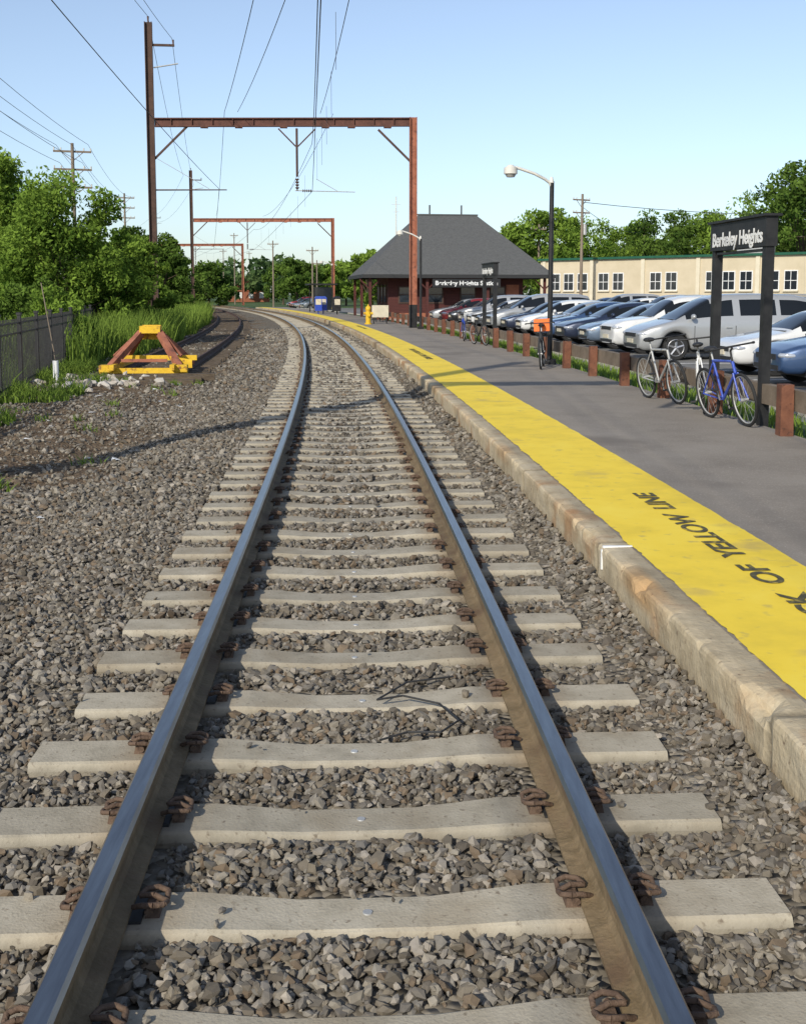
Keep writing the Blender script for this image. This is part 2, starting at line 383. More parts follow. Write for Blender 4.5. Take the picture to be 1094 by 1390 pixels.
for s,M in ties:
    if s<1 or s>45: continue
    near=s<16
    for ro in(-.75,.75):
        cb.box(M@Vector((ro,0,.006)),(.17,.15,.010),1,M.to_3x3())
        for k in(-1,1):
            bx=ro+k*.105
            cb.box(M@Vector((bx+k*.008,0,.018)),(.045,.085,.036),0,M.to_3x3(),.7)
            cb.tube(M@Vector((bx,-.05,.022)),M@Vector((bx,.05,.022)),.014,.014,0,6)
            if near:
                pts=[(bx-k*.050,-.030,.030),(bx-k*.02,-.05,.046),(bx+k*.015,-.058,.05),(bx+k*.045,-.045,.045),(bx+k*.05,-.012,.038),(bx+k*.01,.0,.052),(bx-k*.035,.012,.044),(bx-k*.02,.04,.05),(bx+k*.015,.055,.048),(bx+k*.045,.045,.04),(bx+k*.045,.015,.03)]
                cb.path([M@Vector(q) for q in pts],.009,0,6)
cb.obj('rail_clips',[CLIP,PLAST],track)
b=MB()
for s,M in ties:
    if 1<s<14: b.tube(M@Vector((.01,0,-.03)),M@Vector((.01,0,-.020)),.018,.015,0,10)
b.obj('tie_studs',[GALV],track)
b=MB(); pts=[(.10,4.55,.01),(.22,4.62,.015),(.36,4.60,.02),(.45,4.75,.012),(.38,4.95,.015),(.22,5.05,.018),(.10,5.02,.012),(.25,5.25,.012),(.48,5.32,.012)]
b.path([frame(q[1],q[0],q[2]).translation for q in pts],.005,0,6); b.obj('loose_cable',[PLAST])
sid=empty('siding_track'); SO=-4.4
rs2=srange(26.5,60,1)+srange(62,420,2)
for nm,o in(('left_rail',-.75),('right_rail',.75)):
    sweep(nm,[(SO+o+a,b-.012) for a,b in prof],rs2,[RUSTDK,RUSTDK],segm,sid)
b=MB(); s=25.2
while s<170:
    M=frame(s,SO+random.uniform(-.06,.06),-.088,random.uniform(-.03,.03)); b.box(M@Vector((0,0,0)),(2.6,.22,.14),0,M.to_3x3()); s+=.53
b.obj('wood_ties',[WOODTIE],sid)

# ---------------------------------------------------------------- platform
plat=empty('station_platform')
PZ=.25
ps=srange(-6,140,1)
V=[];Fc=[];KC=[]
ks=srange(-6,30,.05)+srange(30.5,140,.8)
kp=[(1.60,-.25),(1.60,-.05),(1.596,.03),(1.598,.10),(1.596,.17),(1.594,.215),(1.598,PZ-.012),(1.612,PZ-.002),(1.66,PZ),(1.72,PZ),(1.80,PZ)]
for s in ks:
    chip=max(0,noise.noise(Vector((s*2.2,0,7)))-.18)*.13+max(0,noise.noise(Vector((s*8,0,3)))-.2)*.06
    joint=abs((s-1.1+1.52)%3.05-1.52)<.02
    st_=max(0,noise.noise(Vector((s*.9,8,2)))+.1)
    for j,(o,z) in enumerate(kp):
        dx=noise.noise(Vector((s*5,o*6,z*10)))*.006+noise.noise(Vector((s*22,o*6,z*30)))*.003
        zz=z+(noise.noise(Vector((s*9,o*20,1)))*.004 if j>5 else 0)
        if j in(5,6,7,8): dx+=chip*(1,1,.9,.5)[j-5]*(.5 if j==5 else 1); zz-=chip*(.5,.8,.6,.2)[j-5]
        if joint and 0<j<10: dx+=.012; zz-=.010 if j>6 else 0
        V.append(tuple(P(s,o+dx,zz)))
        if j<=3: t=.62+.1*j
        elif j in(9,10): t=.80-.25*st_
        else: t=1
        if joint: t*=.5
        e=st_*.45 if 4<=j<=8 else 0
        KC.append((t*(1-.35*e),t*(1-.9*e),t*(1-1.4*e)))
n=len(kp); Fc=[(i*n+j,i*n+j+1,i*n+n+j+1,i*n+n+j) for i in range(len(ks)-1) for j in range(n-1)]
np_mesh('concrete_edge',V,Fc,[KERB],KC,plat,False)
sweep('asphalt_surface',[(1.78,PZ+.001),(5.12,PZ+.001),(5.14,PZ-.02),(5.14,-.3)],ps,[PLATASPH],None,plat)
V=[];ys=srange(-6,60,.05)+srange(60.5,140,.5)
for s in ys:
    V.append(tuple(P(s,1.79+noise.noise(Vector((s*3,1,1)))*.025+noise.noise(Vector((s*17,1,1)))*.014,PZ+.006))); V.append(tuple(P(s,2.68+noise.noise(Vector((s*2.5,4,1)))*.012+noise.noise(Vector((s*19,1,6)))*.006,PZ+.006)))
np_mesh('yellow_safety_strip',V,[(2*i,2*i+1,2*i+3,2*i+2) for i in range(len(ys)-1)],[YEL],None,plat)
def text(name,body,size,M,mat,parent=None,ext=.002,width=None,bold=0):
    cu=bpy.data.curves.new(name,'FONT'); cu.body=body; cu.size=size; cu.extrude=ext; cu.offset=bold; cu.align_x='CENTER'; cu.align_y='CENTER'; cu.materials.append(mat)
    o=bpy.data.objects.new(name,cu); link(o)
    bpy.context.view_layer.update()
    sx=1
    if width: sx=width/max(.01,o.dimensions.x)
    o.matrix_world=M@Matrix.Diagonal((sx,1,1,1))
    if parent:
        mw=o.matrix_world.copy(); o.parent=parent; o.matrix_parent_inverse=parent.matrix_world.inverted(); o.matrix_world=mw
    return o
for sc_ in(6.3,30.5,55):
    text('platform_lettering','STAND  BACK  OF  YELLOW  LINE',.225,frame(sc_,2.36,PZ+.010)@Matrix.Rotation(math.pi/2,4,'Z'),CHAR,plat,.0008,5.3,.006)
b=MB(); M=frame(7.05,0); b.box(M@Vector((1.695,0,PZ+.002)),(.19,.022,.012),0,M.to_3x3()); b.box(M@Vector((1.60,0,.17)),(.02,.022,.13),0,M.to_3x3()); b.obj('white_edge_mark',[WHITE],plat)

sweep('grass_verge',[(5.14,.17),(5.5,.20),(6.1,.16),(6.15,.09)],ps,[GRASS])
sweep('parking_lot',[(6.12,.10),(38,.10),(38.1,-.35)],ps,[LOT])
b=MB()
for i in range(22):
    M=frame(19.9+2.75*i,0); b.box(M@Vector((10.4,0,.106)),(4.8,.10,.004),0,M.to_3x3())
b.obj('parking_bay_lines',[WHITE])
sweep('parking_kerb',[(6.6,.10),(6.6,.2),(6.75,.2),(6.75,.10)],ps,[KERB2])

b=MB(); s=12.6-2.36*5
while s<74:
    M=frame(s,4.99,PZ,random.uniform(-.08,.08)); b.box(M@Vector((0,0,.28)),(.15,.18,.62),0,M.to_3x3()@Matrix.Rotation(random.uniform(-.03,.03),3,'Y'),.95); s+=2.36
s=.8
while s<72:
    M0=frame(s,5.14,PZ+.40); M1=frame(s+2.36,5.14,PZ+.40+random.uniform(-.015,.015)); b.beam(M0.translation,M1.translation,.12,.24,1); s+=2.365
b.obj('wooden_guard_rail',[WOODPOST,WOODRAIL])

# ---------------------------------------------------------------- station name signs
def station_sign(s0,s1,oa,ob):
    A=P(s0,oa,0);B=P(s1,ob,0)
    e=empty('station_name_sign',Matrix.Translation((A+B)/2))
    b=MB(); c=(A+B)/2
    ax=(A-B).normalized()
    nrm=Vector((ax.y,-ax.x,0))
    if nrm.x>0: nrm=-nrm
    M3=Matrix((ax,-nrm,Vector((0,0,1)))).transposed()
    for q in(A,B):
        b.box(q-c+Vector((0,0,1.42)),(.11,.11,2.6),0,M3)
    L=(A-B).length+.16
    b.box(Vector((0,0,2.62)),(L,.15,.36),0,M3)
    b.box(Vector((0,0,2.815)),(L+.08,.22,.03),0,M3)
    b.box(Vector((0,0,2.40)),(L-.36,.1,.03),0,M3)
    o=b.obj('posts_and_panel',[BLACK],None); o.parent=e
    Mt=Matrix((ax,Vector((0,0,1)),nrm)).transposed().to_4x4()
    text('lettering','Berkeley Heights',.25,Matrix.Translation(c+Vector((0,0,2.57))+nrm*.08)@Mt,WHITE,e,.003,L-.18,.006)
station_sign(13.6,15.25,5.12,5.06); station_sign(34.4,36.2,5.05,5.02)

def lamp(s,off,arm=.95):
    M=frame(s,off); e=empty('street_lamp',M); b=MB()
    b.box((0,0,PZ+.06),(.26,.26,.12),0)
    b.tube((0,0,PZ+.1),(0,0,4.40),.062,.05,0,12)
    pts=[(0,0,4.25),(-.05,0,4.37),(-.16,0,4.45),(-.4,0,4.57),(-.7,0,4.67),(-arm+.1,0,4.71)]
    b.path([Vector(p) for p in pts],.035,1,8)
    b.tube((-.01,0,4.37),(-.01,0,4.5),.06,.03,1,10)
    x=-arm
    b.tube((x,0,4.76),(x,0,4.70),.06,.13,1,14); b.tube((x,0,4.70),(x,0,4.56),.15,.155,1,14); b.tube((x,0,4.56),(x,0,4.49),.13,.09,2,14)
    o=b.obj('post_arm_and_head',[BLACK,LAMPW,GALV]); o.parent=e
lamp(25.8,4.90); lamp(52,4.85); lamp(100,5)
# ---------------------------------------------------------------- catenary portals
def portal(s,lo,hi,beamz,top,red=True,det=True):
    M=frame(s,0); e=empty('catenary_portal',M); b=MB(); base=-.3
    b.ibeam((lo,0,base),(lo,0,top),.30,.34,0,.035)
    b.ibeam((hi,0,1.35 if det else 0),(hi,0,beamz+.42),.30,.34,1,.035)
    if det: b.ibeam((hi,0,base),(hi,0,1.348),.32,.36,2,.035)
    b.ibeam((lo+.19,0,beamz-.02),(hi-.18,0,beamz+.2),.24,.40,3,.05)
    n=int((hi-lo)/.9)
    for i in range(1,n):
        x=lo+(hi-lo)*i/n; z=beamz+.2*i/n
        for k in(-1,1): b.box((x,k*.07,z),(.03,.09,.30),3)
    for x0,x1,z0 in((lo+.15,lo+1.65,beamz-1.65),(hi-.15,hi-1.65,beamz-1.6)):
        b.beam((x0,.0,z0),(x1,.0,beamz-.17),.07,.10,0)
    b.beam((lo+.15,0,top-1.0),(lo+1.15,0,top-1.0),.1,.1,0)
    b.tube((lo+1.1,0,top-1.0),(lo+1.1,0,top-.75),.04,.04,4,8); b.tube((lo,0,top),(lo,0,top+.25),.03,.05,4,8)
    b.tube((lo+.2,0,top-2.0),(lo+1.3,0,top-1.8),.03,.03,5,6)
    for f in(.2,.33,.5,.66,.76,.9):
        x=lo+(hi-lo)*f; z=beamz+.2*f
        for k in range(3): b.tube((x,.16,z-.12+k*.11),(x,.16,z-.06+k*.11),.09,.06,4,8)
        b.box((x,0,z-.24),(.34,.3,.06),3)
    hx=-.7
    b.tube((hx,0,beamz-.18),(hx,0,7.3),.055,.055,0,8)
    for k in(-1,1): b.beam((hx+k*.85,0,beamz-.2),(hx+k*.05,0,beamz-1.0),.06,.06,0)
    for k in range(4): b.tube((hx,0,7.2-k*.13),(hx,0,7.13-k*.13),.1,.06,4,8)
    b.tube((hx,0,7.2),(hx,0,6.66),.03,.03,0,6)
    b.tube((hx-.1,0,6.66),(hx+2.7,0,6.62),.022,.018,5,6)
    b.tube((hx+.9,0,7.2),(hx+1.9,0,6.64),.014,.014,5,5)
    for k in range(5): b.tube((hx+.25+k*.09,0,6.655),(hx+.30+k*.09,0,6.655),.07,.05,4,8)
    b.tube((lo+.15,0,6.62),(lo+3.4,0,6.66),.035,.025,0,6)
    b.tube((lo+.15,0,8.1),(lo+2.6,0,6.7),.012,.012,5,5)
    o=b.obj('steel_frame',[RUSTDK,RUSTRED,BLACK,RUSTRED if red else RUST,INSUL,GALV]); o.parent=e
portal(6.5,-7.0,4.9,9.7,14.1,False)
portal(54,-7.35,4.75,9.68,14.1,False)
portal(125,-6.6,8.6,9.7,14.9,True)
portal(190,-7.3,7,9.7,15,True,False)
portal(250,-7.3,7,9.7,15,True,False)

wires=empty('overhead_wires')
def wire(p,q,sag=.4,r=.012,n=14,name='wire'):
    cu=bpy.data.curves.new(name,'CURVE'); cu.dimensions='3D'; cu.bevel_depth=r; cu.bevel_resolution=1
    sp=cu.splines.new('POLY'); sp.points.add(n)
    p=Vector(p);q=Vector(q)
    for i in range(n+1):
        t=i/n; v=p.lerp(q,t); v.z-=4*sag*t*(1-t); sp.points[i].co=(*v,1)
    cu.materials.append(WIREM); o=bpy.data.objects.new(name,cu); link(o,wires)
SP=[-40,6.5,54,125,190,250]
for a,b_ in zip(SP,SP[1:]):
    wire(P(a,0,6.64),P(b_,0,6.64),.12,.011); wire(P(a,.0,8.8),P(b_,.0,8.8),1.2,.012)
    for k in range(1,8):
        t=k/8; wire(P(a+(b_-a)*t,0,6.62-.48*t*(1-t)),P(a+(b_-a)*t,0,8.8-4.8*t*(1-t)),0,.005,1,'dropper')
    wire(P(a,-7.35,14.35),P(b_,-7.35,14.35),.9,.012); wire(P(a,-6.3,13.4),P(b_,-6.3,13.4),.9,.011)
    wire(P(a,-4.3,6.7),P(b_,-4.3,6.7),.2,.010)
wire(P(6.5,1.0,10.2),P(54,-4.0,10.2),.6,.012); wire(P(6.5,2.0,10.2),P(54,-3.4,10.2),.7,.012)
wire(P(54,-4.0,10.2),P(125,-4.0,10.2),.9,.012); wire(P(54,1.0,10.2),P(125,1.0,10.2),1.0,.012); wire(P(6.5,1.4,10.2),P(54,.4,10.2),.7,.012)

# ---------------------------------------------------------------- utility poles
def child(b,name,mats,e):
    o=b.obj(name,mats); o.parent=e; return o
def upole(x,y,h,rot=0,arms=2,aw=2.3,r=.15,mat=WOODPOLE,tr=False):
    e=empty('utility_pole',Matrix.Translation((x,y,-.3))@Matrix.Rotation(rot,4,'Z')); b=MB()
    b.tube((0,0,0),(0,0,h+.3),r,r*.65,0,10)
    for k in range(arms):
        z=h-.2-k*1.1; b.box((0,.12,z),(aw,.09,.12),0)
        for x_ in(-.48,-.3,.3,.48): b.tube((x_*aw,.12,z+.06),(x_*aw,.12,z+.22),.035,.05,1,6)
        b.beam((-aw*.3,.14,z),(0,.14,z-.6),.03,.04,0); b.beam((aw*.3,.14,z),(0,.14,z-.6),.03,.04,0)
    if tr: b.tube((.28,0,h-3.2),(.28,0,h-2.3),.2,.2,2,12)
    child(b,'pole_and_crossarms',[mat,LAMPW,GALV],e)
upole(-20.6,72,11.2,.3,3,2.3); upole(-31,128,13,.3,3,2.2)
for z,k in((11.1,-1),(11.1,0),(11.1,1),(10.0,-.8),(10.0,.6)):
    wire((-20.6+k*1.0,72,z),(-14.5+k,18,z+1.2),.7,.012); wire((-20.6+k*1.0,72,z),(-31+k,128,z+1.5),.9,.012)
upole(15.6,100,10.5,.5,2,1.8,.16,WOODPOLE,True); upole(32,152,11,.3,1,2,.16)
wire((15.6,100,9.8),(62,118,11.5),1.3,.03); wire((15.6,100,9.4),(32,152,10),.8,.02)
upole(14.0,118,9,.2,1,1.6)
for (u,dd,h) in((425,150,8),(372,165,9.5),(320,230,14),(305,260,12),(431,175,7),(340,330,14)):
    upole((u-547)/1540*dd,dd,h,.1,1,1.6,.13)
b=MB(); b.tube((0,0,-.3),(0,0,9.6),.05,.04,0,8); b.tube((-.35,0,9),(.35,0,9),.02,.02,0,6); b.tube((-.25,0,8.4),(.25,0,8.4),.02,.02,0,6); b.obj('antenna_mast',[LAMPW],None,Matrix.Translation((-.55,92,0)))

# ---------------------------------------------------------------- station house
Ms=frame(76,4.55)
st=empty('station_house',Ms)
b=MB(); EX,EY=13.2,9.4; ez=3.15; rz=7.45; yc=EY/2; x0r=4.5; x1r=EX-4.5
vs=[(0,0,ez),(EX,0,ez),(EX,EY,ez),(0,EY,ez),(x0r,yc,rz),(x1r,yc,rz)]
b.add(vs,[(0,1,5,4),(1,2,5),(2,3,4,5),(3,0,4)],0)
b.add([(0,0,ez-.02),(EX,0,ez-.02),(EX,EY,ez-.02),(0,EY,ez-.02)],[(3,2,1,0)],1)
for x0,x1,y0,y1 in((-.03,EX+.03,-.05,.0),(-.03,EX+.03,EY,EY+.05),(-.05,0,0,EY),(EX,EX+.05,0,EY)): b.bb(x0,x1,y0,y1,ez-.22,ez+.02,1)
b.beam((x0r-.1,yc,rz+.02),(x1r+.1,yc,rz+.02),.16,.1,0)
for x in(5.3,7.6): b.tube((x,yc,rz-.2),(x,yc,rz+.7),.06,.06,0,8)
child(b,'hip_roof',[SHING,PLAST],st)
b=MB(); X0,X1,Y0,Y1=1.9,11.4,1.7,7.8
b.bb(X0,X1,Y0,Y1,0,ez-.03,0)
b.bb(X0-.05,X1+.05,Y0-.05,Y1+.05,0,.55,4)
for x in(2.6,4.6,6.9,9.0):
    b.bb(x,x+1.15,Y0-.06,Y0-.003,1.2,2.4,1); b.bb(x+.1,x+1.05,Y0-.075,Y0-.062,1.3,2.3,2); b.bb(x+.08,x+1.07,Y0-.09,Y0-.077,1.8,1.85,1)
b.bb(10.2,11.1,Y0-.06,Y0-.003,.3,2.5,3)
for y in(2.4,4.0,5.8):
    b.bb(X0-.06,X0-.003,y,y+1.0,1.2,2.55,1); b.bb(X0-.075,X0-.062,y+.1,y+.9,1.3,2.45,2)
child(b,'walls_windows_door',[MAROON,RUSTDK,GLASS,BRICK,BRICK],st)
b=MB()
for x in(.5,4.4,8.6,12.6):
    b.bb(x-.09,x+.09,.3,.48,0,ez-.24,0); b.beam((x,.4,ez-1.0),(x+.7,.4,ez-.3),.08,.08,0); b.beam((x,.4,ez-1.0),(x-.7,.4,ez-.3),.08,.08,0)
for y in(4.5,9): b.bb(.3,.48,y-.09,y+.09,0,ez-.24,0)
child(b,'canopy_posts',[MAROON],st)
b=MB(); b.bb(4.7,9.4,.02,.1,2.3,2.88,0); child(b,'sign_board',[BLACK],st)
text('sign_lettering','Berkeley Heights Station',.40,Ms@Matrix.Translation((7.05,.01,2.58))@Matrix.Rotation(math.pi/2,4,'X'),WHITE,st,.003,4.3,.012)
# ---------------------------------------------------------------- long commercial building
ang=math.atan2(-45,46); Mc=Matrix.Translation((13,108,-.1))@Matrix.Rotation(ang,4,'Z'); cb_=empty('commercial_building',Mc)
b=MB(); LL=78; H=5.05
b.bb(0,LL,0,18,0,H,0); b.bb(-.2,LL+.2,-.25,18.2,H,H+.2,1); b.bb(0,LL,-.06,-.003,0,1.0,2)
x=1.2;i=0
while x<LL-3:
    b.bb(x-.9,x-.55,-.12,-.003,1.0,H,2)
    for k in range(2 if i%3 else 3):
        xx=x+k*1.55
        b.bb(xx,xx+1.15,-.07,-.004,2.25,3.85,4); b.bb(xx+.08,xx+1.07,-.09,-.072,2.33,3.77,3); b.bb(xx+.08,xx+1.07,-.105,-.092,3.0,3.05,4); b.bb(xx+.55,xx+.6,-.106,-.093,2.33,3.77,4); b.bb(xx-.06,xx+1.21,-.16,-.004,2.15,2.245,2)
    x+=5.4; i+=1
for (xx,yy,w_,h_) in((18,4,2.5,.9),(33,5,3.5,1.4),(36.8,5,2,1.0),(46,4,4,1.6)): b.bb(xx,xx+w_,yy,yy+2,H+.2,H+.2+h_,5)
child(b,'walls_windows_roof',[CREAM,GREENTRIM,CREAM2,GLASS,WHITE,GALV],cb_)
e=empty('brick_house',Matrix.Translation((-42,310,-.3))@Matrix.Rotation(.3,4,'Z')); b=MB(); b.bb(-5,5,-4,4,0,3.6,0)
b.add([(-5.4,-4.4,3.5),(5.4,-4.4,3.5),(5.4,4.4,3.5),(-5.4,4.4,3.5),(0,-4.4,7),(0,4.4,7)],[(0,4,5,3),(1,2,5,4),(0,1,4),(2,3,5)],1)
for x in(-3.4,-.6,2.2): b.bb(x,x+1.2,-4.06,-4.003,1,2.6,2)
child(b,'walls_and_roof',[BRICK,noisy('red_roof',[(.3,(.22,.07,.04)),(.7,(.32,.11,.07))],2),WHITE],e)

# ---------------------------------------------------------------- buffer stop
Mb=frame(26.6,SO-.02,-.03)@Matrix.Diagonal((.87,.87,.87,1)); bs=empty('buffer_stop',Mb); b=MB()
for k in(-1,1):
    b.beam((k*.98,-.2,.14),(k*.24,1.15,1.12),.16,.16,0)
    b.beam((k*.98,2.6,.2),(k*.25,1.3,1.1),.12,.14,0)
    b.beam((k*.78,-.6,.26),(k*.78,2.8,.26),.12,.14,1)
    b.beam((k*.90,.55,.50),(k*.22,1.25,1.22),.05,.07,0)
    b.box((k*.98,-.2,.22),(.32,.36,.18),1)
b.beam((-1.15,-.25,.16),(1.15,-.25,.16),.10,.14,1)
b.beam((-1.0,1.2,.42),(1.25,1.2,.42),.1,.14,1)
b.add([(.75,.2,.2),(1.22,.2,.2),(1.22,.2,.42),(.62,.2,.52)],[(0,1,2,3)],1)
b.beam((-.6,-.1,.42),(.6,-.1,.42),.07,.08,0)
b.box((0,1.22,1.2),(.56,.42,.2),1); b.box((0,1.45,1.12),(.5,.14,.4),1)
b.beam((-1.7,-.9,.0),(1.9,-.7,.02),.24,.18,2); b.beam((-.9,-1.3,.0),(1.6,-1.15,.0),.24,.16,2)
child(b,'frame_and_head',[RUSTRED,YELMET,WOODTIE],bs)

# ---------------------------------------------------------------- iron fence
def fpath(s): return -5.75-.1*max(0,s-17) if s<62 else -10.25
b=MB(); s=4.0
def FP(s,z): return P(s,fpath(s),z)
while s<74:
    b.beam(FP(s,-.15),FP(s,1.38),.016,.016,0); s+=.16
s=4
while s<74:
    b.beam(FP(s,-.2),FP(s,1.45),.065,.065,0); b.box(FP(s,1.47),(.09,.09,.05),0)
    for z in(.12,1.1,1.3): b.beam(FP(s,z),FP(s+2.4,z),.028,.032,0)
    s+=2.4
b.obj('iron_fence',[BLACK])

# ---------------------------------------------------------------- bicycles
def bicycle(M,frame_mat,name='bicycle',crate=None):
    e=empty(name,M); b=MB(); r=.335; W=1.05
    for x in(0,W):
        b.torus((x,0,r),r-.02,.020,'y',1,30,6); b.torus((x,0,r),r-.045,.010,'y',2,30,5); b.tube((x,-.05,r),(x,.05,r),.022,.022,2,8)
        for k in range(14):
            a=2*math.pi*k/14; b.tube((x,.02*(-1)**k,r),(x+(r-.05)*math.cos(a),0,r+(r-.05)*math.sin(a)),.002,.002,2,3,False)
    bb=(.46,0,.29); seat=(.30,0,.78); hd=(.86,0,.80); hd2=(.90,0,.66)
    for p,q,rr in((bb,seat,.016),(bb,hd2,.02),(seat,hd,.017),(hd,hd2,.02)): b.tube(p,q,rr,rr,0,8)
    for k in(-1,1):
        b.tube((0,k*.06,r),(.44,k*.02,.29),.010,.010,0,6); b.tube((0,k*.06,r),(.31,k*.02,.74),.010,.010,0,6); b.tube((W,k*.055,r),(.90,k*.03,.66),.013,.013,0,6)
    b.tube(seat,(.27,0,.90),.013,.013,2,6); b.ell((.25,0,.93),(.14,.075,.035),3)
    b.tube(hd,(.84,0,.93),.014,.014,3,6); b.tube((.84,0,.93),(.90,0,.97),.014,.014,3,6)
    b.tube((.90,-.29,.99),(.90,.29,.99),.012,.012,3,8)
    for k in(-1,1): b.tube((.90,k*.29,.99),(.82,k*.31,.98),.017,.017,3,6)
    b.torus((.46,.04,.29),.09,.008,'y',3,18,4); b.tube((.46,.05,.29),(.40,.09,.15),.01,.01,2,5); b.tube((.46,-.05,.29),(.52,-.09,.43),.01,.01,2,5); b.box((.39,.13,.14),(.09,.08,.02),3); b.box((.53,-.13,.44),(.09,.08,.02),3)
    mats=[frame_mat,TYRE,GALV,PLAST]
    if crate:
        mats.append(crate)
        b.box((-.02,0,.80),(.36,.34,.02),4)
        for x in(-.2,.16): b.box((x,0,.93),(.015,.34,.26),4)
        for y in(-.165,.165): b.box((-.02,y,.93),(.345,.015,.26),4)
        for k in(-1,1): b.tube((-.02,k*.09,.79),(0,k*.06,r),.008,.008,3,5)
    child(b,'frame_and_wheels',mats,e)
def bikeM(s,off,rot,lean=.1): return frame(s,off,PZ)@Matrix.Rotation(rot,4,'Z')@Matrix.Rotation(lean,4,'X')
bicycle(bikeM(14.5,4.78,-math.pi/2+.10,.17),BLUEP)
bicycle(bikeM(15.0,4.86,math.pi/2-.30,-.12),WHITE)
bicycle(bikeM(17.3,4.74,-math.pi/2+.15,.14),GALV)
bicycle(bikeM(25.0,4.6,-math.pi/2-.25,.05),PLAST,'bicycle',ORANGE)
bicycle(bikeM(36.2,4.7,-math.pi/2+.2,.1),PLAST); bicycle(bikeM(38.4,4.7,math.pi/2-.2,-.1),BLUEP)

e=empty('fire_hydrant',frame(60.5,3.2,PZ)); b=MB(); b.tube((0,0,0),(0,0,.06),.2,.2,0,12); b.tube((0,0,.06),(0,0,.8),.14,.13,0,12); b.ell((0,0,.82),(.16,.16,.16),0); b.tube((0,0,.95),(0,0,1.05),.04,.04,0,6)
b.tube((-.25,0,.58),(.25,0,.58),.07,.07,0,10); b.tube((0,-.24,.5),(0,0,.5),.09,.09,0,10); child(b,'body',[YELMET],e)
e=empty('notice_board',frame(61.5,3.95,PZ)); b=MB(); b.bb(-.45,.45,-.04,.04,.35,1.0,0); b.bb(-.38,-.32,-.03,.03,0,.35,1); b.bb(.32,.38,-.03,.03,0,.35,1); child(b,'board_and_legs',[CREAM2,BLACK],e)
for s,o,m in((92,2.9,BLUEP),(93,3.4,BLUEP),(90,4.2,BLACK)):
    e=empty('newspaper_box',frame(s,o,PZ)); b=MB(); b.bb(-.28,.28,-.25,.25,.25,1.3,0); b.bb(-.22,.22,-.262,-.252,.75,1.2,1); b.bb(-.05,.05,-.05,.05,0,.25,0); b.add([(-.28,-.25,1.3),(.28,-.25,1.3),(.28,.25,1.3),(-.28,.25,1.3),(-.2,.1,1.42),(.2,.1,1.42)],[(0,1,5,4),(1,2,5),(2,3,4,5),(3,0,4)],0); child(b,'cabinet',[m,CREAM2],e)
def bench(s,o):
    e=empty('park_bench',frame(s,o,PZ)); b=MB()
    for k in range(4): b.bb(-.22+k*.11,-.13+k*.11,-.8,.8,.43,.46,0)
    for k in range(3): b.bb(.24,.27,-.8,.8,.55+k*.13,.64+k*.13,0)
    for y in(-.65,.65): b.bb(-.2,.25,y-.02,y+.02,.38,.42,1); b.bb(-.18,-.13,y-.02,y+.02,0,.38,1); b.bb(.2,.24,y-.02,y+.02,0,.9,1)
    child(b,'slats_and_frame',[WOODRAIL,BLACK],e)
bench(66,4.3); bench(70,4.3)
e=empty('platform_shelter',frame(100,3.4,PZ)); b=MB()
for x in(0,1.6):
    for y in(0,4): b.bb(x-.05,x+.05,y-.05,y+.05,0,2.4,0)
b.bb(1.58,1.6,.05,3.95,.2,2.2,1); b.bb(.05,1.5,-.01,.01,.2,2.2,1); b.bb(-.4,2,-.3,4.3,2.402,2.52,0); child(b,'frame_and_roof',[BLACK,GLASS],e)

# ---------------------------------------------------------------- cars
def lerp_tab(tab,x):
    for (a,va),(b_,vb) in zip(tab,tab[1:]):
        if x<=b_: return va+(vb-va)*(x-a)/(b_-a) if b_>a else vb
    return tab[-1][1]
KINDS={
 'sedan':dict(L=4.7,w=.89,belt=[(0,.60),(.06,.68),(.35,.78),(1.2,.93),(1.5,.95),(3.6,.99),(4.1,1.02),(4.55,.99),(4.66,.88),(4.7,.7)],
   roof=[(1.22,.96),(1.95,1.37),(2.3,1.44),(2.8,1.46),(3.2,1.42),(4.0,1.05)],wf=.93,wr=3.62,pil=(2.62,2.72),cp=(3.45,4.1)),
 'minivan':dict(L=5.0,w=.97,belt=[(0,.66),(.06,.76),(.35,.88),(.95,1.04),(1.3,1.08),(4.6,1.12),(4.85,1.08),(4.95,.9),(5.0,.7)],
   roof=[(.98,1.08),(1.95,1.66),(2.4,1.75),(3.2,1.77),(4.3,1.74),(4.72,1.66),(4.94,1.14)],wf=.98,wr=4.0,pil=(2.55,2.67),cp=(3.72,3.84)),
 'suv':dict(L=4.65,w=.92,belt=[(0,.7),(.06,.84),(.35,.96),(1.15,1.06),(1.4,1.08),(4.3,1.12),(4.5,1.08),(4.6,.9),(4.65,.7)],
   roof=[(1.2,1.10),(1.85,1.60),(2.2,1.68),(3.0,1.71),(4.1,1.66),(4.35,1.58),(4.6,1.16)],wf=.9,wr=3.6,pil=(2.5,2.62),cp=(3.45,3.56)),
 'hatch':dict(L=4.2,w=.86,belt=[(0,.60),(.06,.7),(.3,.8),(.95,.93),(1.2,.96),(3.9,1.02),(4.1,.98),(4.16,.85),(4.2,.7)],
   roof=[(.95,.97),(1.75,1.42),(2.1,1.49),(2.7,1.51),(3.4,1.47),(3.7,1.40),(4.12,1.04)],wf=.82,wr=3.35,pil=(2.3,2.4),cp=(3.2,3.32)),
}
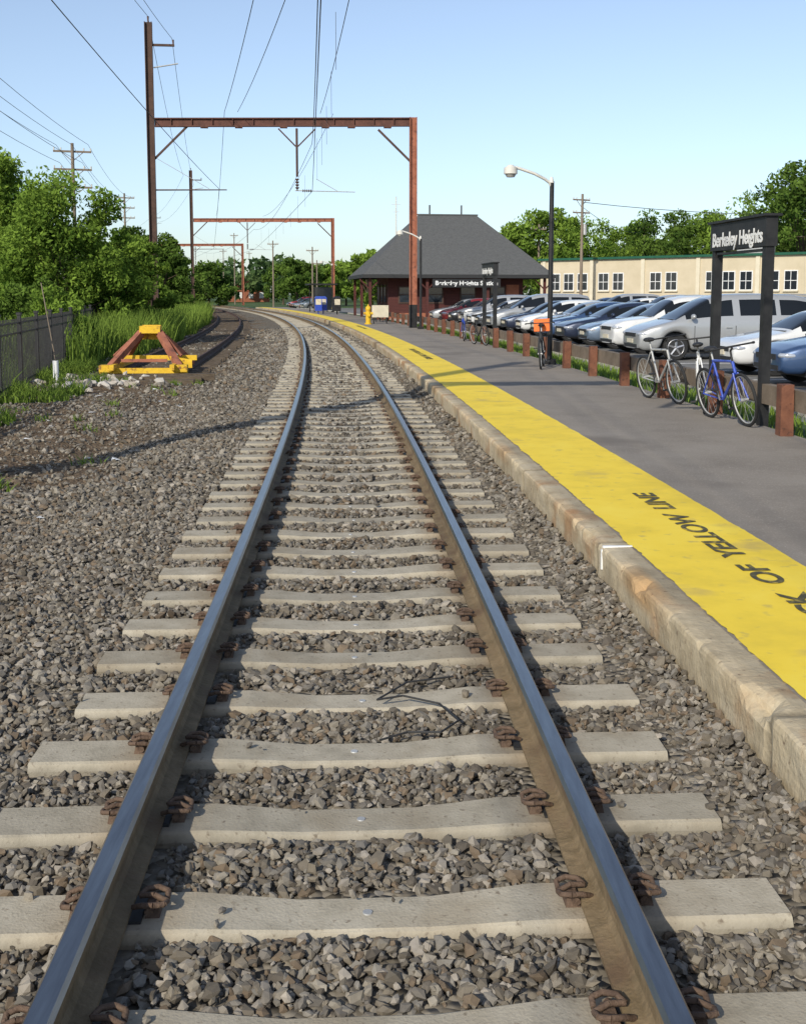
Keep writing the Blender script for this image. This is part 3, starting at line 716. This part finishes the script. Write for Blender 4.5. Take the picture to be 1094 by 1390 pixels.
def car_meshes(kind):
    K=KINDS[kind]; L=K['L']; w=K['w']; rad=.335; ar=.40; zs=.24
    xs={0,.03,.12,.3,L-.03,L-.12,L-.3,L}
    for t in(K['belt'],K['roof']):
        for a,_ in t: xs.add(a)
    xs|={K['pil'][0],K['pil'][1],K['cp'][0],K['cp'][1],(K['roof'][0][0]+K['roof'][1][0])/2}
    for c in(K['wf'],K['wr']):
        xs={x for x in xs if not(abs(x-c)<ar+.05) or any(abs(x-q)<1e-6 for q in K['pil']+K['cp'])}
        xs|={c-ar-.02,c-ar+.02,c-.28,c-.15,c,c+.15,c+.28,c+ar-.02,c+ar+.02}
    xs|={K['roof'][0][0],K['roof'][-1][0]}
    xs=sorted(xs); ys=[xs[0]]
    for x in xs[1:]:
        if x-ys[-1]>.018: ys.append(x)
    xs=ys
    def zb(x):
        for c in(K['wf'],K['wr']):
            dx=abs(x-c)
            if dx<ar: return rad+.02+math.sqrt(max(0,ar*ar-dx*dx))
        if x<.1: return .30
        if x>L-.1: return .32
        return zs
    def wid(x):
        t=min(x,L-x); return w*(.80+.2*min(1,(t/.55))**.5)
    rs0,rs1=K['roof'][0][0],K['roof'][-1][0]
    V=[];hasroof=[]
    for x in xs:
        be=lerp_tab(K['belt'],x); W=wid(x); z0=zb(x)
        ro=lerp_tab(K['roof'],x) if rs0<x<rs1 else be+.02
        cab=max(0,ro-be-.02); t=min(1,cab/.4)
        hasroof.append(cab>.02)
        wr=W*(.86-.14*t)
        pts=[(W*.6,z0),(W*.955,z0),(W*.995,z0+.33*(be-z0)),(W*1.0,z0+.6*(be-z0)),(W*.985,be-.07),(W*.95,be-.005),(wr,ro-.055*t),(wr*.86,ro),(0,ro+.025)]
        full=[(x,-y,z) for y,z in pts]+[(x,y,z) for y,z in pts[-2::-1]]
        V+=full
    n=17; Fc=[];fm=[]
    for i in range(len(xs)-1):
        xm=(xs[i]+xs[i+1])/2
        dz=lerp_tab(K['roof'],xs[i+1])-lerp_tab(K['roof'],xs[i]); steep=abs(dz)/(xs[i+1]-xs[i])>.32
        cabin=rs0<=xs[i]+1e-6 and xs[i+1]<=rs1+1e-6
        for j in range(n-1):
            Fc.append((i*n+j,i*n+j+1,(i+1)*n+j+1,(i+1)*n+j)); m=0
            jj=j if j<8 else 15-j
            if cabin:
                pillar=K['pil'][0]-1e-6<=xs[i] and xs[i+1]<=K['pil'][1]+1e-6 or K['cp'][0]-1e-6<=xs[i] and xs[i+1]<=K['cp'][1]+1e-6
                if jj==5 and not pillar and hasroof[i+1 if xm<2.5 else i] and xs[i]>rs0+.2 and xs[i+1]<rs1-.05: m=1
                if jj in(6,7) and steep: m=1
            if j in(0,n-2): m=2
            fm.append(m)
    bm=bmesh.new(); vv=[bm.verts.new(v) for v in V]
    for f,m in zip(Fc,fm):
        fc=bm.faces.new([vv[k] for k in f]); fc.material_index=m; fc.smooth=True
    for i in(0,len(xs)-1):
        a=[vv[i*n+j] for j in range(n)]
        for j in range(8):
            q=[a[j],a[j+1],a[15-j],a[16-j]] if j<7 else [a[7],a[8],a[9]]
            f=bm.faces.new(q); f.smooth=True
    bmesh.ops.recalc_face_normals(bm,faces=bm.faces)
    me=bpy.data.meshes.new(kind+'_tmp'); bm.to_mesh(me); bm.free()
    ob=bpy.data.objects.new('tmp',me); col.objects.link(ob); md=ob.modifiers.new('s','SUBSURF'); md.levels=1; md.render_levels=1
    dg=bpy.context.evaluated_depsgraph_get(); me2=bpy.data.meshes.new_from_object(ob.evaluated_get(dg)); bpy.data.objects.remove(ob)
    body=MB(); body.v=[v.co.copy() for v in me2.vertices]; body.f=[list(p.vertices) for p in me2.polygons]; body.m=[p.material_index for p in me2.polygons]; body.sm=[True]*len(body.f)
    b=body; W=w
    nz=lerp_tab(K['belt'],.2)
    b.bb(.5,L-.5,-W*.78,W*.78,.2,.72,2)
    for k in(-1,1):
        b.ell((.24,k*W*.74,nz-.12),(.26,.17,.085),3); b.ell((L-.12,k*W*.78,.86),(.14,.14,.12 if kind in('sedan','hatch') else .2),4)
        b.ell((rs0+.42,k*(W+.10),lerp_tab(K['belt'],rs0+.4)+.08),(.07,.11,.075),0)
        b.ell((.12,k*W*.62,.40),(.09,.1,.05),3)
        for x in(K['pil'][0]-1.08,K['pil'][0]+.04,K['cp'][0]-.02): b.bb(x,x+.012,k*W-.03 if k>0 else -W-.003,W+.003 if k>0 else -W+.03,.36,.92,2)
        for x in(K['pil'][0]-.22,K['cp'][0]-.25): b.bb(x,x+.16,k*W-.02 if k>0 else -W-.02,W+.02 if k>0 else -W+.02,.86,.89,0)
    b.bb(-.008,.2,-.5,.5,nz-.2,nz-.10,2); b.bb(-.0,.2,-.62,.62,.33,.42,2); b.bb(-.02,.0,-.26,.26,.45,.56,5)
    b.bb(L-.02,L+.015,-.26,.26,.62,.74,5)
    b.bb(rs0-.03,rs0+.05,-W*.7,W*.7,lerp_tab(K['belt'],rs0)+.015,lerp_tab(K['belt'],rs0)+.045,2)
    wh=MB()
    for c in(K['wf'],K['wr']):
        for k in(-1,1):
            yo=k*(W-.02); yi=k*(W-.24)
            wh.tube((c,yi,rad),(c,yo-k*.02,rad),rad,rad,0,24); wh.tube((c,yo-k*.02,rad),(c,yo,rad),rad,rad-.03,0,24)
            wh.tube((c,yo,rad),(c,yo+k*.004,rad),.225,.225,2,20)
            wh.torus((c,yo+k*.004,rad),.22,.016,'y',1,20,4)
            for a in range(5):
                t=2*math.pi*a/5+.3; wh.tube((c,yo+k*.01,rad),(c+.215*math.cos(t),yo+k*.006,rad+.215*math.sin(t)),.034,.03,1,5)
            wh.ell((c,yo+k*.01,rad),(.06,.02,.06),1)
    mb=body.mesh(kind+'_body',[WHITE,CARGLASS,PLAST,LAMPG,REDG,CREAM2]); mw=wh.mesh(kind+'_wheels',[TYRE,RIM,PLAST])
    return mb,mw
CM={k:car_meshes(k) for k in KINDS}
PAINT={}
def paint(c,metal=.35):
    if c not in PAINT: PAINT[c]=plain('car_paint_%d'%len(PAINT),c,.35,metal,.8)
    return PAINT[c]
SILV=(.38,.385,.38);WHT=(.62,.62,.60);BLU=(.04,.08,.17);NAV=(.02,.03,.06);GRY=(.12,.13,.14);BLK=(.015,.015,.017);RED=(.25,.02,.02);LBL=(.14,.19,.26);BEI=(.42,.38,.30)
def car(kind,c,M):
    e=empty('parked_car',M); mb,mw=CM[kind]
    o=bpy.data.objects.new('body',mb); link(o,e); o.material_slots[0].link='OBJECT'; o.material_slots[0].material=paint(c,0 if c==WHT else .35)
    o=bpy.data.objects.new('wheels',mw); link(o,e)
row=[(21.4,'sedan',BLU),(24.4,'sedan',WHT),(30.4,'minivan',SILV),(33.6,'suv',WHT),(36.5,'sedan',LBL),(39.3,'sedan',NAV),(42.1,'sedan',BLU),(44.9,'sedan',SILV),(47.6,'hatch',WHT),(50.4,'sedan',NAV),(53.2,'minivan',SILV),(56,'sedan',GRY),(58.8,'sedan',WHT),(61.6,'suv',SILV),(64.5,'sedan',BLK),(67.2,'hatch',RED),(70,'sedan',SILV)]
for s,k,c in row:
    car(k,c,frame(s,8.3+random.uniform(-.2,.25),.10,random.uniform(-.03,.03)))
for i in range(20):
    if i in(3,9): continue
    k=random.choice(list(KINDS)); c=random.choice([SILV,WHT,GRY,NAV,BLK,BLU,BEI,LBL])
    car(k,c,frame(24+2.8*i,19.5+random.uniform(-.3,.3),.10))
for i in range(14):
    car(random.choice(list(KINDS)),random.choice([SILV,WHT,GRY,NAV,RED,BEI]),frame(28+2.9*i,25.3,.10)@Matrix.Translation((4.6,0,0))@Matrix.Rotation(math.pi,4,'Z'))
for i,(x,y) in enumerate(((-22,55),(-21.5,58.2),(-24,62),(-26,66))):
    car(['sedan','suv','sedan','hatch'][i],[SILV,NAV,WHT,GRY][i],Matrix.Translation((x,y,-.28))@Matrix.Rotation(.2,4,'Z'))
for i in range(9):
    car(random.choice(['sedan','suv','hatch']),random.choice([SILV,WHT,GRY,NAV,RED]),frame(150+i*3.2,9+i*.3,-.28))

# ---------------------------------------------------------------- vegetation
def leaves(cent,rad,cnt,leaf,tone):
    cent=np.asarray(cent);rad=np.asarray(rad)
    idx=np.repeat(np.arange(len(cent)),cnt); n=len(idx)
    dr=rng.normal(size=(n,3)); dr/=np.linalg.norm(dr,axis=1)[:,None]
    rr=rad[idx]*rng.uniform(.25,1.08,n)**.6
    p=cent[idx]+dr*rr[:,None]*np.array([1,1,.75])
    a=rng.normal(size=(n,3)); a/=np.linalg.norm(a,axis=1)[:,None]
    b_=np.cross(a,rng.normal(size=(n,3))); b_/=np.linalg.norm(b_,axis=1)[:,None]
    sz=leaf*rng.uniform(.6,1.4,n)[:,None]
    V=np.stack([p-a*sz,p+b_*sz*.45,p+a*sz,p-b_*sz*.45],1)
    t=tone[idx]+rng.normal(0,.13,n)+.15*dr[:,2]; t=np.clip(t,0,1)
    return V.reshape(-1,3),np.repeat(np.stack([t,t,t],1),4,axis=0)
def tree(x,y,h,cw,trunk=.3,leaf=.12,nl=14000,mat=LEAF,name='tree',z0=-.3,base=.22,seed=0,nc=60,low=.3):
    e=empty(name,Matrix.Translation((x,y,z0)))
    hh=h-z0; cz0=hh*base; C=[];Rr=[]
    while len(C)<nc:
        v=rng.normal(size=3); v/=np.linalg.norm(v); q=rng.uniform(.35,1)**.5
        zc=(v[2]*q*.5+.5); prof=(math.sin(math.pi*min(1,max(0,zc))**.8)*(1.05-low)+low*(1-.5*zc))
        lump=1+.22*math.sin(3*math.atan2(v[1],v[0])+seed)+rng.normal(0,.1)
        rr_=cw/2*prof*q*lump*.9
        a=math.atan2(v[1],v[0]); C.append((rr_*math.cos(a),rr_*math.sin(a),cz0+(hh-cz0)*(.04+.88*zc))); Rr.append(cw*rng.uniform(.07,.15))
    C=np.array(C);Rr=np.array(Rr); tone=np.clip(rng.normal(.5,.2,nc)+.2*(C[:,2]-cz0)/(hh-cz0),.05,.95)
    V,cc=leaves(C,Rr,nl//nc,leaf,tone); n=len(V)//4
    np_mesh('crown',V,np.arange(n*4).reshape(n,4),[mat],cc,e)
    b=MB(); tp=Vector((0,0,cz0+(hh-cz0)*.45)); mid=Vector((rng.normal(0,.1),rng.normal(0,.1),cz0)); b.tube((0,0,-.1),mid,trunk,trunk*.75,0,10); b.tube(mid,tp,trunk*.75,trunk*.35,0,8)
    for k in range(0,nc,max(1,nc//14)):
        t=random.uniform(.1,.95); b.tube(mid.lerp(tp,t),Vector(C[k]),trunk*.3*(1.1-t*.5),trunk*.05,0,6,False)
    child(b,'trunk_and_limbs',[BARK],e)
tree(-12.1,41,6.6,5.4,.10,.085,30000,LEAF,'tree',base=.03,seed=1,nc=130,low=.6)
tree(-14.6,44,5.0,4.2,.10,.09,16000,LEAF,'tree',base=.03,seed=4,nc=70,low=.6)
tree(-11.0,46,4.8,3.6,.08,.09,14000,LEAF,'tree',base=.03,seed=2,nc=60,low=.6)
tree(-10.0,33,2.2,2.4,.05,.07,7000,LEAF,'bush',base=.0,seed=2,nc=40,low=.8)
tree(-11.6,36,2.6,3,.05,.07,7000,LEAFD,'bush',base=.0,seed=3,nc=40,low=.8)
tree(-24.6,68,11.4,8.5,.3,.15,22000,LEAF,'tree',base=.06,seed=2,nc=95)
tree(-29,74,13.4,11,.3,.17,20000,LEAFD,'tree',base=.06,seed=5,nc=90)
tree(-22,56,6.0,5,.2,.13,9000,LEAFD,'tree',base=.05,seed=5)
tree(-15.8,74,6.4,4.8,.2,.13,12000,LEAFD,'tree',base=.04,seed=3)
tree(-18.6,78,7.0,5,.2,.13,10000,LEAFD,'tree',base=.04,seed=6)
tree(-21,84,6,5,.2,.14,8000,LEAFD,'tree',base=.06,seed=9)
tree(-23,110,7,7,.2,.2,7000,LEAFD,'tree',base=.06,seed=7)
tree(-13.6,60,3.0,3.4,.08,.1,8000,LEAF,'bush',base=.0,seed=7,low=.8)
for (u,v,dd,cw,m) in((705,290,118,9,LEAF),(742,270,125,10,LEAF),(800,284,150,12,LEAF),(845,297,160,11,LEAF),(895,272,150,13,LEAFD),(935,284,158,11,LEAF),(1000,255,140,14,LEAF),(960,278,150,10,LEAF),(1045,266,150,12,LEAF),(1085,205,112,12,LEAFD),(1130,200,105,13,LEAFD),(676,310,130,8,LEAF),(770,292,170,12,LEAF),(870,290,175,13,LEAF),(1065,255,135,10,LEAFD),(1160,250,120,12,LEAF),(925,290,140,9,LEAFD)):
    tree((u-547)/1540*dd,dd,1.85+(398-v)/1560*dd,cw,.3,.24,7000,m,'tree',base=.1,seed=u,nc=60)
for (u,v,dd,cw,m) in((500,330,135,6,LEAF),(520,340,150,7,LEAFD),(405,342,190,9,LEAFD),(440,350,200,9,LEAF),(385,352,230,10,LEAFD),(285,352,170,8,LEAFD),(470,352,210,9,LEAF)):
    tree((u-547)/1540*dd,dd,1.85+(398-v)/1560*dd,cw,.25,.3,4500,m,'tree',base=.08,seed=u,nc=45)
C=[];Rr=[]
for i in range(900):
    a=rng.uniform(-.62,.62); dd=rng.uniform(270,420); h=rng.uniform(.3,1)*(11+3*math.sin(a*40)+3*math.sin(a*17+1))
    C.append((dd*math.sin(a),dd*math.cos(a),h)); Rr.append(rng.uniform(2.2,4.2))
V,cc=leaves(C,Rr,60,.9,rng.uniform(.1,.9,len(C))); n=len(V)//4
np_mesh('distant_treeline',V,np.arange(n*4).reshape(n,4),[LEAFHAZE],cc)
def blades(name,pts,h,wd,tone=(.5,.2),droop=.3):
    pts=np.asarray(pts); n=len(pts); a=rng.uniform(0,2*np.pi,n); hh=h*rng.uniform(.45,1.25,n)
    dx=np.stack([np.cos(a),np.sin(a),np.zeros(n)],1)*(wd*rng.uniform(.6,1.4,n))[:,None]
    ln=rng.normal(0,droop,(n,3))*hh[:,None]; ln[:,2]=0; up=np.zeros((n,3)); up[:,2]=hh
    V=np.stack([pts-dx,pts+dx,pts+up*.55+ln*.35+dx*.7,pts+up*.55+ln*.35-dx*.7],1); V2=np.stack([pts+up*.55+ln*.35-dx*.7,pts+up*.55+ln*.35+dx*.7,pts+up+ln+dx*.1,pts+up+ln-dx*.1],1)
    V=np.concatenate([V,V2]).reshape(-1,3); t=np.clip(rng.normal(tone[0],tone[1],n),0,1); t=np.tile(np.repeat(t,4),2)
    return np_mesh(name,V,np.arange(len(V)).reshape(-1,4),[BLADE],np.stack([t,t,t],1))
pts=[]
while len(pts)<38000:
    s=rng.uniform(31,95); o=rng.uniform(-11,-5.5)
    n1=noise.noise(Vector((s*.4,o*.6,2)))
    if o>-5.7-max(0,(42-s))*.10+n1*.7: continue
    pts.append(tuple(P(s,o,bedz(s,o))))
blades('tall_grass',pts,1.15,.020,(.6,.22),.22)
pts=[]
while len(pts)<9000:
    s=rng.uniform(13,34); o=rng.uniform(-9,-4.9)
    n1=noise.noise(Vector((s*.8,o*.8,22)))
    if n1<.10+ (.25 if s<20 else 0): continue
    if s>24.5 and o>-5.9: continue
    pts.append(tuple(P(s,o,bedz(s,o))))
blades('weeds',pts,.25,.012,(.45,.2),.5)
pts=[tuple(P(rng.uniform(8,60),rng.uniform(5.25,6.05),.18)) for _ in range(7000)]
blades('verge_grass',pts,.14,.010,(.5,.2))
pts=[]
for _ in range(14000):
    s=rng.uniform(12,60); o=fpath(s)-rng.uniform(.1,5); pts.append(tuple(P(s,o,-.12 if o>-11 else -.3)))
blades('grass_beyond_fence',pts,.5,.018,(.35,.2))
pts=[]
for k in range(40):
    s0=rng.uniform(9,26); o0=rng.uniform(-6.5,-3.0)
    for q in range(22):
        s=s0+rng.normal(0,.07); o=o0+rng.normal(0,.07); pts.append(tuple(P(s,o,bedz(s,o))))
blades('gravel_weeds',pts,.12,.009,(.45,.2),.6)

pts=[tuple(P(rng.normal(24.2,.8),rng.normal(-5.2,.45),-.02+rng.uniform(0,.06))) for _ in range(160)]
stone_mesh('rubble_pile',np.array(pts),.07,None,np.array([(.42,.38,.32),(.30,.26,.21),(.48,.45,.4)]))
b=MB()
for i in range(30):
    s=rng.uniform(9,25); o=rng.uniform(-5.8,-2.4); p=P(s,o,bedz(s,o)+.03); r=rng.uniform(.02,.07)
    vs=[p+Vector((rng.normal(0,r),rng.normal(0,r),rng.uniform(0,.03))) for _ in range(4)]; b.add(vs,[(0,1,2),(0,2,3)],0)
b.obj('litter',[WHITE])
b=MB(); q=P(24.6,-6.0,-.1); b.tube(q,q+Vector((0,0,.55)),.06,.06,0,10); b.tube(q+Vector((0,0,.55)),q+Vector((-.25,0,2.2)),.015,.012,1,6); b.obj('marker_stake',[WHITE,WOODPOLE])
print('done')
